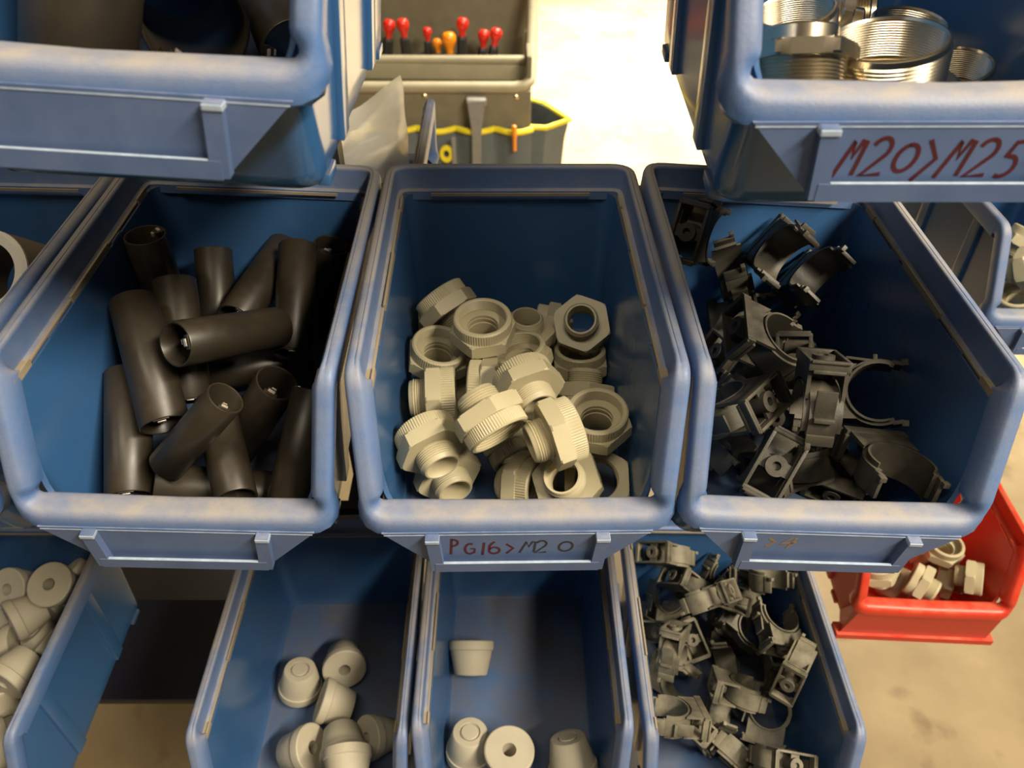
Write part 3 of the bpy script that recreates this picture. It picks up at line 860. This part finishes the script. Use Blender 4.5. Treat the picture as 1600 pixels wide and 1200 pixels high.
rack2 = tag(empty('bin_rack', (0, 0, 0)), 'dark steel rack hidden behind the red bin and the distant blue bin', 'rack')
part_box('upright', (.46, .712, 0), (.49, .735, .86), M['steel'], rack2)
part_box('base_foot', (.455, .62, 0), (.495, .83, .018), M['steel'], rack2)
part_box('hanging_rail', (.38, .6990, .765), (.52, .712, .795), M['steel'], rack2)
part_box('hanging_rail', (.33, .598, .505), (.50, .612, .535), M['steel'], rack2)
part_box('bracket', (.46, .612, .505), (.49, .712, .530), M['steel'], rack2)

# ------------------------------------------------------------------ handwriting on the label slots
def arc(cx, cy, rx, ry, a0, a1, n=10):
    return [(cx + rx * cos(R(a0 + (a1 - a0) * i / n)), cy + ry * sin(R(a0 + (a1 - a0) * i / n))) for i in range(n + 1)]
GL = {
 'P': [[(.1, 1.05), (.08, -.02)], [(.1, 1.0)] + arc(.2, .78, .55, .22, 80, -80) + [(.12, .52)]],
 'G': [arc(.5, .45, .42, .45, 60, 300) + [(.9, .12), (.92, .45), (.55, .45)]],
 '1': [[(.5, .98), (.42, -.05)]],
 '6': [arc(.85, .55, .75, .55, 120, 185) + arc(.5, .28, .4, .28, 180, 530, 16)],
 '>': [[(.1, .95), (.85, .52), (.2, 0)]],
 'M': [[(.0, 0), (.28, .95), (.45, .5), (.62, .98), (.78, .95), (.8, .05)]],
 '2': [arc(.45, .72, .38, .27, 160, -30) + [(.08, .02), (.95, .08)]],
 '0': [arc(.5, .48, .46, .44, 100, 470, 18)],
 '5': [[(.9, 1), (.3, .95), (.2, .55)] + arc(.4, .3, .4, .28, 100, -120)],
 '4': [[(.55, 1), (.1, .4), (.95, .55)], [(.8, .95), (.6, 0)]],
}
def handwriting(parent, items, mat, slant=0.0, rad=.75):
    """items: (glyph, x0, x1, z0, z1) in mm on the slot face; every letter is a mesh of its own under the label holder"""
    for g, x0, x1, z0, z1 in items:
        bm = bmesh.new()
        for st in GL[g]:
            pts = [Vector((x0 + (x1 - x0) * p[0] + slant * (z1 - z0) * p[1], -.62, z0 + (z1 - z0) * p[1])) * mm for p in st]
            loops = []
            for i, p in enumerate(pts):
                t = (pts[min(i + 1, len(pts) - 1)] - pts[max(i - 1, 0)]).normalized()
                nrm = Vector((-t.z, 0, t.x)) * rad * mm
                loops.append([p - nrm, p + nrm + Vector((0, 0, 0)), p + nrm + Vector((0, -.1, 0)) * mm, p - nrm + Vector((0, -.1, 0)) * mm])
            rings(bm, loops, cap0=True, cap1=True)
        mesh_obj('written_letter', bm, mat, parent, 0)
HOLD = {k: [c for c in kids(BOBJ[k]) if c.name.startswith('label_holder')][0] for k in ('C', 'UR', 'R')}
handwriting(HOLD['C'], [('P', -32, -27.5, 31.5, 43), ('G', -25.5, -20, 31.5, 40.5), ('1', -18.5, -14, 31, 40.5), ('6', -14.2, -8, 31.5, 40.5), ('>', -6.2, -1.5, 31.5, 39.5)], M['marker'], .06, .62)
handwriting(HOLD['C'], [('M', 1, 9.5, 32, 41), ('2', 7.8, 14, 31.5, 41.5), ('0', 19, 26, 32.5, 41)], M['blackgrip'], .1, .55)
handwriting(HOLD['UR'], [('M', -34, -26.5, 29.5, 42.5), ('2', -26, -18.5, 29.5, 43), ('0', -16.5, -9.5, 31, 41.5), ('>', -9.5, -3, 28.2, 43), ('M', -1, 7.5, 29.2, 42.5), ('2', 7.5, 15, 29.2, 42.5), ('5', 16.5, 24, 29.4, 42)], M['marker'], .2, .72)
handwriting(HOLD['R'], [('>', -29.5, -24.5, 36, 43), ('4', -23, -14.5, 35, 43.5)], M['faded'], .1, .7)

# ------------------------------------------------------------------ goods in the bins
PR = {'red': make_reducer(), 'nut': make_hexnut(), 'nick': make_nickel(19, 13), 'nickb': make_nickel(22.5, 13), 'tube': make_tube(), 'tubeb': make_tube('wide_sleeve', 23, 100),
      'clip': make_clip('clip'), 'clipg': make_clip('clipgrey'), 'plug': make_plug('rubber')}
CAT = {'red': 'reducer', 'nut': 'locknut', 'nick': 'metal ring', 'nickb': 'metal ring', 'tube': 'sleeve', 'tubeb': 'sleeve', 'clip': 'pipe clip', 'clipg': 'pipe clip', 'plug': 'rubber plug'}
GRP = {'C': 'beige reducers in the middle bin', 'L': 'black sleeves in the bin', 'R': 'black pipe clips in the bin', 'b4': 'dusty pipe clips in the lower bin', 'b1': 'grey plugs heaped in the lower bin',
       'b2': 'grey plugs scattered in the lower bin', 'b3': 'last grey plugs in the lower bin', 'UL': 'wide black sleeves in the upper bin', 'UR': 'nickel rings in the upper bin', 'red': 'beige reducers in the red bin', 'E': 'grey fittings in the distant bin'}
used = set()
ORD = ['rearmost', 'second from the back', 'third from the back', 'fourth from the back', 'fifth from the back', 'sixth from the back', 'seventh from the back', 'eighth from the back', 'ninth from the back', 'tenth from the back', 'eleventh from the back', 'twelfth from the back']
def heap_labels():
    """one label per clip of the tangled heap: which wall it lies along and how far from the back"""
    inv = BM['b4'].inverted(); cols = {'along the left wall': [], 'down the middle': [], 'along the right wall': []}
    for i, it in enumerate(PLACED['b4']):
        if it is None or 'tangled' not in GOODS['b4'][i]: continue
        p = inv @ Vector((it[1][0] * mm, it[1][1] * mm, it[1][2] * mm + CZ))
        cols['along the left wall' if p.x < -.012 else 'along the right wall' if p.x > .022 else 'down the middle'].append((-p.y, i))
    for c, l in cols.items():
        for k, (_, i) in enumerate(sorted(l)): GOODS['b4'][i] = 'dusty clip %s of the lower clip heap, %s' % (c, ORD[k])
heap_labels()
for bk, items in PLACED.items():
    for i, it in enumerate(items):
        if it is None: continue
        typ, p, q, sc = it
        key = 'clipg' if (typ == 'clip' and bk == 'b4') else typ
        src = PR[key]
        if key in used: o = copy_tree(src)
        else: o = src; used.add(key)
        o.location = (p[0] * mm, p[1] * mm, p[2] * mm + CZ)
        o.rotation_mode = 'QUATERNION'; o.rotation_quaternion = q; o.scale = (sc, sc, sc)
        lab = GOODS[bk]
        tag(o, lab[i] if i < len(lab) else lab[-1], CAT[key], GRP[bk])

# ------------------------------------------------------------------ roll and sleeve in the bin cut off by the picture's edge
def placed(o, loc, axis, spin=0):
    o.location = loc; o.rotation_mode = 'QUATERNION'
    o.rotation_quaternion = Vector(axis).to_track_quat('Z', 'Y') @ Quaternion((0, 0, 1), spin)
    return o
r = empty('lined_roll')
bm = bmesh.new(); lathe(bm, [(a * mm, b * mm) for a, b in ((29, -26), (29, 22), (27.4, 22), (27.4, -26))], 48)
mesh_obj('card_tube', bm, M['card'], r)
bm = bmesh.new(); lathe(bm, [(a * mm, b * mm) for a, b in ((27.4, 16), (28.8, 23), (26.5, 25), (20.5, 24), (20, 20), (22, 16))], 48)
mesh_obj('white_lining', bm, M['white'], r)
tag(r, 'round roll with a torn white-lined mouth in the bin at the left edge', 'roll')
placed(r, FLROLL[0], FLROLL[1]); r.scale = (.88, .88, .88)
r2 = empty('card_sleeve')
bm = bmesh.new(); lathe(bm, [(a * mm, b * mm) for a, b in ((15, -30), (15, 30), (14, 31), (13, 30), (13, -30), (14, -31))], 6)
mesh_obj('sleeve_wall', bm, M['card'], r2, 20)
tag(r2, 'faceted brown sleeve below the white-lined roll at the left edge', 'sleeve')
placed(r2, FLSLEEVE[0], FLSLEEVE[1]); r2.scale = (.75, .75, .75)

# ------------------------------------------------------------------ clear bags in the far bin
def pouch(corners, thick, n=10, seed=1):
    bm = bmesh.new(); rn = random.Random(seed)
    A, B, Cc, D = [Vector(c) for c in corners]
    nrm = (B - A).cross(D - A).normalized()
    sides = []
    for sgn in (1, -1):
        g = []
        for i in range(n + 1):
            row = []
            for j in range(n + 1):
                u, v = i / n, j / n
                p = (A.lerp(B, u)).lerp(D.lerp(Cc, u), v)
                bulge = thick * (16 * u * (1 - u) * v * (1 - v)) ** .6
                w = .25 * thick * sin(9 * u + 5 * v + seed) + .2 * thick * sin(17 * v - 7 * u)
                row.append(bm.verts.new(p + nrm * (sgn * (bulge * .5 + .0004) + w)))
            g.append(row)
        sides.append(g)
        for i in range(n):
            for j in range(n): bm.faces.new((g[i][j], g[i + 1][j], g[i + 1][j + 1], g[i][j + 1]))
    a, b = sides
    ring = [(i, 0) for i in range(n)] + [(n, j) for j in range(n)] + [(i, n) for i in range(n, 0, -1)] + [(0, j) for j in range(n, 0, -1)]
    for k in range(len(ring)):
        (i, j), (i2, j2) = ring[k], ring[(k + 1) % len(ring)]
        bm.faces.new((a[i][j], a[i2][j2], b[i2][j2], b[i][j]))
    return bm
tag(mesh_obj('plastic_bag', pouch([(-.185, .575, .775), (-.079, .610, .765), (-.088, .648, .854), (-.170, .625, .805)], .018, 12, 1), M['film'], None, 60), 'large clear plastic bag standing up with a pointed corner in the far blue bin', 'plastic bag', 'clear bags in the far bin')
tag(mesh_obj('plastic_bag', pouch([(-.128, .545, .755), (-.090, .545, .757), (-.108, .566, .812), (-.114, .565, .808)], .008, 8, 4), M['film'], None, 60), 'small clear plastic bag corner poking up in front of the large clear bag', 'plastic bag', 'clear bags in the far bin')

# ------------------------------------------------------------------ tool bag on the floor behind the racks
tb = tag(empty('tool_bag', (-.17, 1.9, 0)), 'open dark tool bag with yellow-trimmed pockets standing on the floor behind the rack', 'tool bag')
tb_inv = Matrix.Translation((.17, -1.9, 0))
def tpart(name, bm, mat, smooth=40):
    bm.transform(tb_inv)
    return mesh_obj(name, bm, mat, tb, smooth)
def tbox(name, lo, hi, mat, bev=0.004):
    bm = bmesh.new(); lo, hi = Vector(lo), Vector(hi); box(bm, (lo + hi) / 2, hi - lo, None, bev); return tpart(name, bm, mat)
tbox('front_wall', (-.42, 1.795, 0), (.062, 1.81, .385), M['fabric'])
tbox('bag_base', (-.42, 1.81, 0), (.062, 2.0, .06), M['fabric'])
tbox('side_wall', (.05, 1.81, .06), (.062, 2.0, .46), M['fabric'])
tbox('side_wall', (-.42, 1.81, .06), (-.408, 2.0, .46), M['fabric'])
tbox('inner_pocket', (-.408, 1.868, .06), (.05, 1.885, .425), M['fabric'], .003)
bm = bmesh.new()   # raised lid lining with soft creases
nx, nz = 36, 14
g = [[Vector((-.41 + .47 * i / nx, 1.985 + .10 * (j / nz) + .010 * sin(5.0 * j / nz + 3.2 * i / nx) * sin(2.5 * i / nx + 1) + .005 * sin(14 * i / nx - 6 * j / nz), .05 + .80 * j / nz)) for i in range(nx + 1)] for j in range(nz + 1)]
fr = [[bm.verts.new(p) for p in row] for row in g]; bk_ = [[bm.verts.new(p + Vector((0, .014, 0))) for p in row] for row in g]
for j in range(nz):
    for i in range(nx):
        bm.faces.new((fr[j][i], fr[j][i + 1], fr[j + 1][i + 1], fr[j + 1][i])); bm.faces.new((bk_[j][i], bk_[j + 1][i], bk_[j + 1][i + 1], bk_[j][i + 1]))
for j in range(nz):
    bm.faces.new((fr[j][0], fr[j + 1][0], bk_[j + 1][0], bk_[j][0])); bm.faces.new((fr[j][nx], bk_[j][nx], bk_[j + 1][nx], fr[j + 1][nx]))
for i in range(nx):
    bm.faces.new((fr[0][i], bk_[0][i], bk_[0][i + 1], fr[0][i + 1])); bm.faces.new((fr[nz][i], fr[nz][i + 1], bk_[nz][i + 1], bk_[nz][i]))
tpart('lid_lining', bm, M['fabric'], 60)
bm = bmesh.new(); tube_path(bm, [(-.41, 1.80, .388), (-.2, 1.80, .390), (.02, 1.80, .392), (.046, 1.805, .394), (.058, 1.82, .400), (.062, 1.87, .425), (.064, 1.95, .49), (.066, 2.04, .60), (.066, 2.08, .80)], .0135, 12)
tpart('padded_edging', bm, M['trimbeige'])
bm = bmesh.new(); tube_path(bm, [(-.41, 1.876, .424), (-.2, 1.876, .426), (.045, 1.876, .428)], .011, 12, True, 1.0)
tpart('pocket_edging', bm, M['trimbeige'])
tbox('pocket_lip', (-.408, 1.862, .385), (.048, 1.868, .420), M['trimbeige'], .002)
bm = bmesh.new()   # row of outside pockets, gently bulging
nx = 40
def pocket_pt(i, z, off=0):
    x = -.40 + .466 * i / nx
    b_ = abs(sin(pi * (x + .40) / .094))
    return Vector((x, 1.788 - .022 * b_ * (1 if z > .1 else .6) - off, z))
loops = []
for i in range(nx + 1):
    a_ = [pocket_pt(i, z) for z in (.0, .08, .2, .297)]
    loops.append(a_ + [Vector((p.x, 1.796, p.z)) for p in reversed(a_)])
rings(bm, loops, cap0=True, cap1=True)
tpart('front_pockets', bm, M['fabricblue'], 50)
bm = bmesh.new(); tube_path(bm, [pocket_pt(i, .297) for i in range(nx + 1)], .0075, 8)
tpart('yellow_binding', bm, M['yellow'])
bm = bmesh.new()   # side pocket
T = [(.062, 1.80, .296), (.10, 1.80, .294), (.160, 1.85, .293), (.10, 1.93, .300), (.062, 1.95, .302)]
Bo = [(.062, 1.80, .02), (.085, 1.80, .02), (.11, 1.85, .02), (.085, 1.93, .02), (.062, 1.95, .02)]
inn = [Vector(p) + Vector((-.006 if p[0] > .07 else .0, .006 if p[1] < 1.86 else -.006, 0)) for p in T]
inb = [Vector((p.x * .9 + .006, p.y, .10)) for p in inn]
rings(bm, [[Vector(p) for p in Bo], [Vector(p) for p in T], inn, inb], cap0=True, cap1=True)
tpart('side_pocket', bm, M['fabricblue'], 20)
bm = bmesh.new(); tube_path(bm, [Vector(p) for p in T], .0065, 8)
tpart('yellow_binding', bm, M['yellow'])
bm = bmesh.new()
q0 = [(-.088, 1.763, .372), (-.046, 1.763, .375), (-.056, 1.753, .30), (-.060, 1.750, .10), (-.080, 1.750, .10), (-.078, 1.753, .30)]
rings(bm, [[Vector(p) for p in q0], [Vector(p) + Vector((0, .003, 0)) for p in q0]], cap0=True, cap1=True)
tpart('webbing_strap', bm, M['webbing'], 0)
tbox('strap_anchor', (-.09, 1.766, .36), (-.044, 1.795, .376), M['webbing'])
for x in (-.19, .026):
    bm = bmesh.new(); lathe(bm, [(.0002, 0), (.006, 0), (.006, .002), (.003, .0045), (.0002, .005)], 16, True, Matrix.Translation((x, 1.795, .372)) @ Matrix.Rotation(R(90), 4, 'X'))
    tpart('rivet', bm, M['nickel'])
bm = bmesh.new(); lathe(bm, [(.007, -.002), (.016, -.002), (.016, .002), (.007, .002)], 24, True, Matrix.Translation((-.142, 1.758, .245)) @ Matrix.Rotation(R(90), 4, 'X') @ Matrix.Diagonal((1, 1.35, 1, 1)))
tpart('yellow_tag', bm, M['yellow'])
tbox('tag_loop', (-.128, 1.752, .10), (-.118, 1.756, .29), M['webbing'], .001)

def screwdriver(loc, col, rad, lean, L=.10):
    r = empty('screwdriver', loc); r.rotation_euler = (R(-6), R(lean), 0)
    bm = bmesh.new(); lathe(bm, [(.0003, .5 * rad), (.6 * rad, .42 * rad), (.92 * rad, .08 * rad), (rad, -.5 * rad), (.8 * rad, -1.1 * rad), (.5 * rad, -1.6 * rad), (.5 * rad, -2.6 * rad), (.62 * rad, -L * .7), (.5 * rad, -L), (.0003, -L)], 24, False)
    mesh_obj('handle', bm, M[col], r)
    bm = bmesh.new(); lathe(bm, [(.58 * rad, -2.2 * rad), (.80 * rad, -2.6 * rad), (.80 * rad, -L * .95), (.6 * rad, -L * .97)], 6, False)
    mesh_obj('grip_panel', bm, M['blackgrip'], r, 20)
    bm = bmesh.new(); lathe(bm, [(.003, -L), (.003, -L - .10), (.0003, -L - .102)], 12, False)
    mesh_obj('shaft', bm, M['steel'], r)
    return r
SD = [(590, 58, 'redhandle', .012, 6, 'red screwdriver half hidden by the upper blue bin, leftmost of the bag'), (612, 42, 'redhandle', .0155, 8, 'red screwdriver with pale shining knob, second along the bag pocket'),
      (633, 36, 'redhandle', .0155, -5, 'tall red screwdriver third along, leaning over black grips'), (668, 52, 'redhandle', .0115, 0, 'slim red screwdriver standing left of the two orange ones'),
      (682, 70, 'orange', .012, -3, 'short orange screwdriver between slim red and big orange ones'), (701, 57, 'orange', .018, -3, 'big orange screwdriver with broad knob in the bag middle'),
      (722, 38, 'redhandle', .0155, 3, 'tall red screwdriver standing just beyond the big orange one'), (754, 56, 'redhandle', .0150, 5, 'red screwdriver with a white glint, second from the bag side wall'),
      (773, 49, 'redhandle', .0150, 10, 'red screwdriver nearest the bag side wall')]
for px, py, col, rad, lean, lab in SD:
    x = -.106 + (px - 720) * .0016; z = .503 - (py - 32) * .00148
    tag(screwdriver((x, 1.925 + .02 * ((px // 7) % 2), z), col, rad, lean), lab, 'screwdriver', 'screwdrivers in the tool bag')
pen = empty('marker_pen', (.022, 1.748, .318)); pen.rotation_euler = (R(4), R(-2), 0)
bm = bmesh.new(); lathe(bm, [(.0003, .006), (.005, .004), (.006, 0), (.006, -.028), (.0045, -.03)], 14, False); mesh_obj('pen_cap', bm, M['orange'], pen)
bm = bmesh.new(); lathe(bm, [(.0045, -.03), (.0045, -.06), (.0003, -.061)], 14, False); mesh_obj('pen_barrel', bm, M['orange'], pen)
tag(pen, 'orange pen clipped in the yellow-trimmed front pocket of the tool bag', 'pen')

# ------------------------------------------------------------------ flat black case on the floor behind the base tray
cs = tag(empty('tool_case', (-.55, .68, 0)), 'flat black case lying on the floor, seen through the gap above the navy tray', 'case')
part_box('case_body', (-.15, -.075, 0), (.15, .075, .045), M['blackgrip'], cs, .006)
part_box('case_lid', (-.15, -.075, .047), (.15, .075, .075), M['blackgrip'], cs, .006)
for x in (-.08, .08): part_box('latch', (x - .012, -.080, .03), (x + .012, -.074, .06), M['nickel'], cs, .002)
part_box('handle', (-.04, -.10, .035), (.04, -.092, .047), M['blackgrip'], cs, .003)
for x in (-.038, .038): part_box('handle_arm', (x - .004, -.094, .037), (x + .004, -.074, .045), M['blackgrip'], cs, .001)
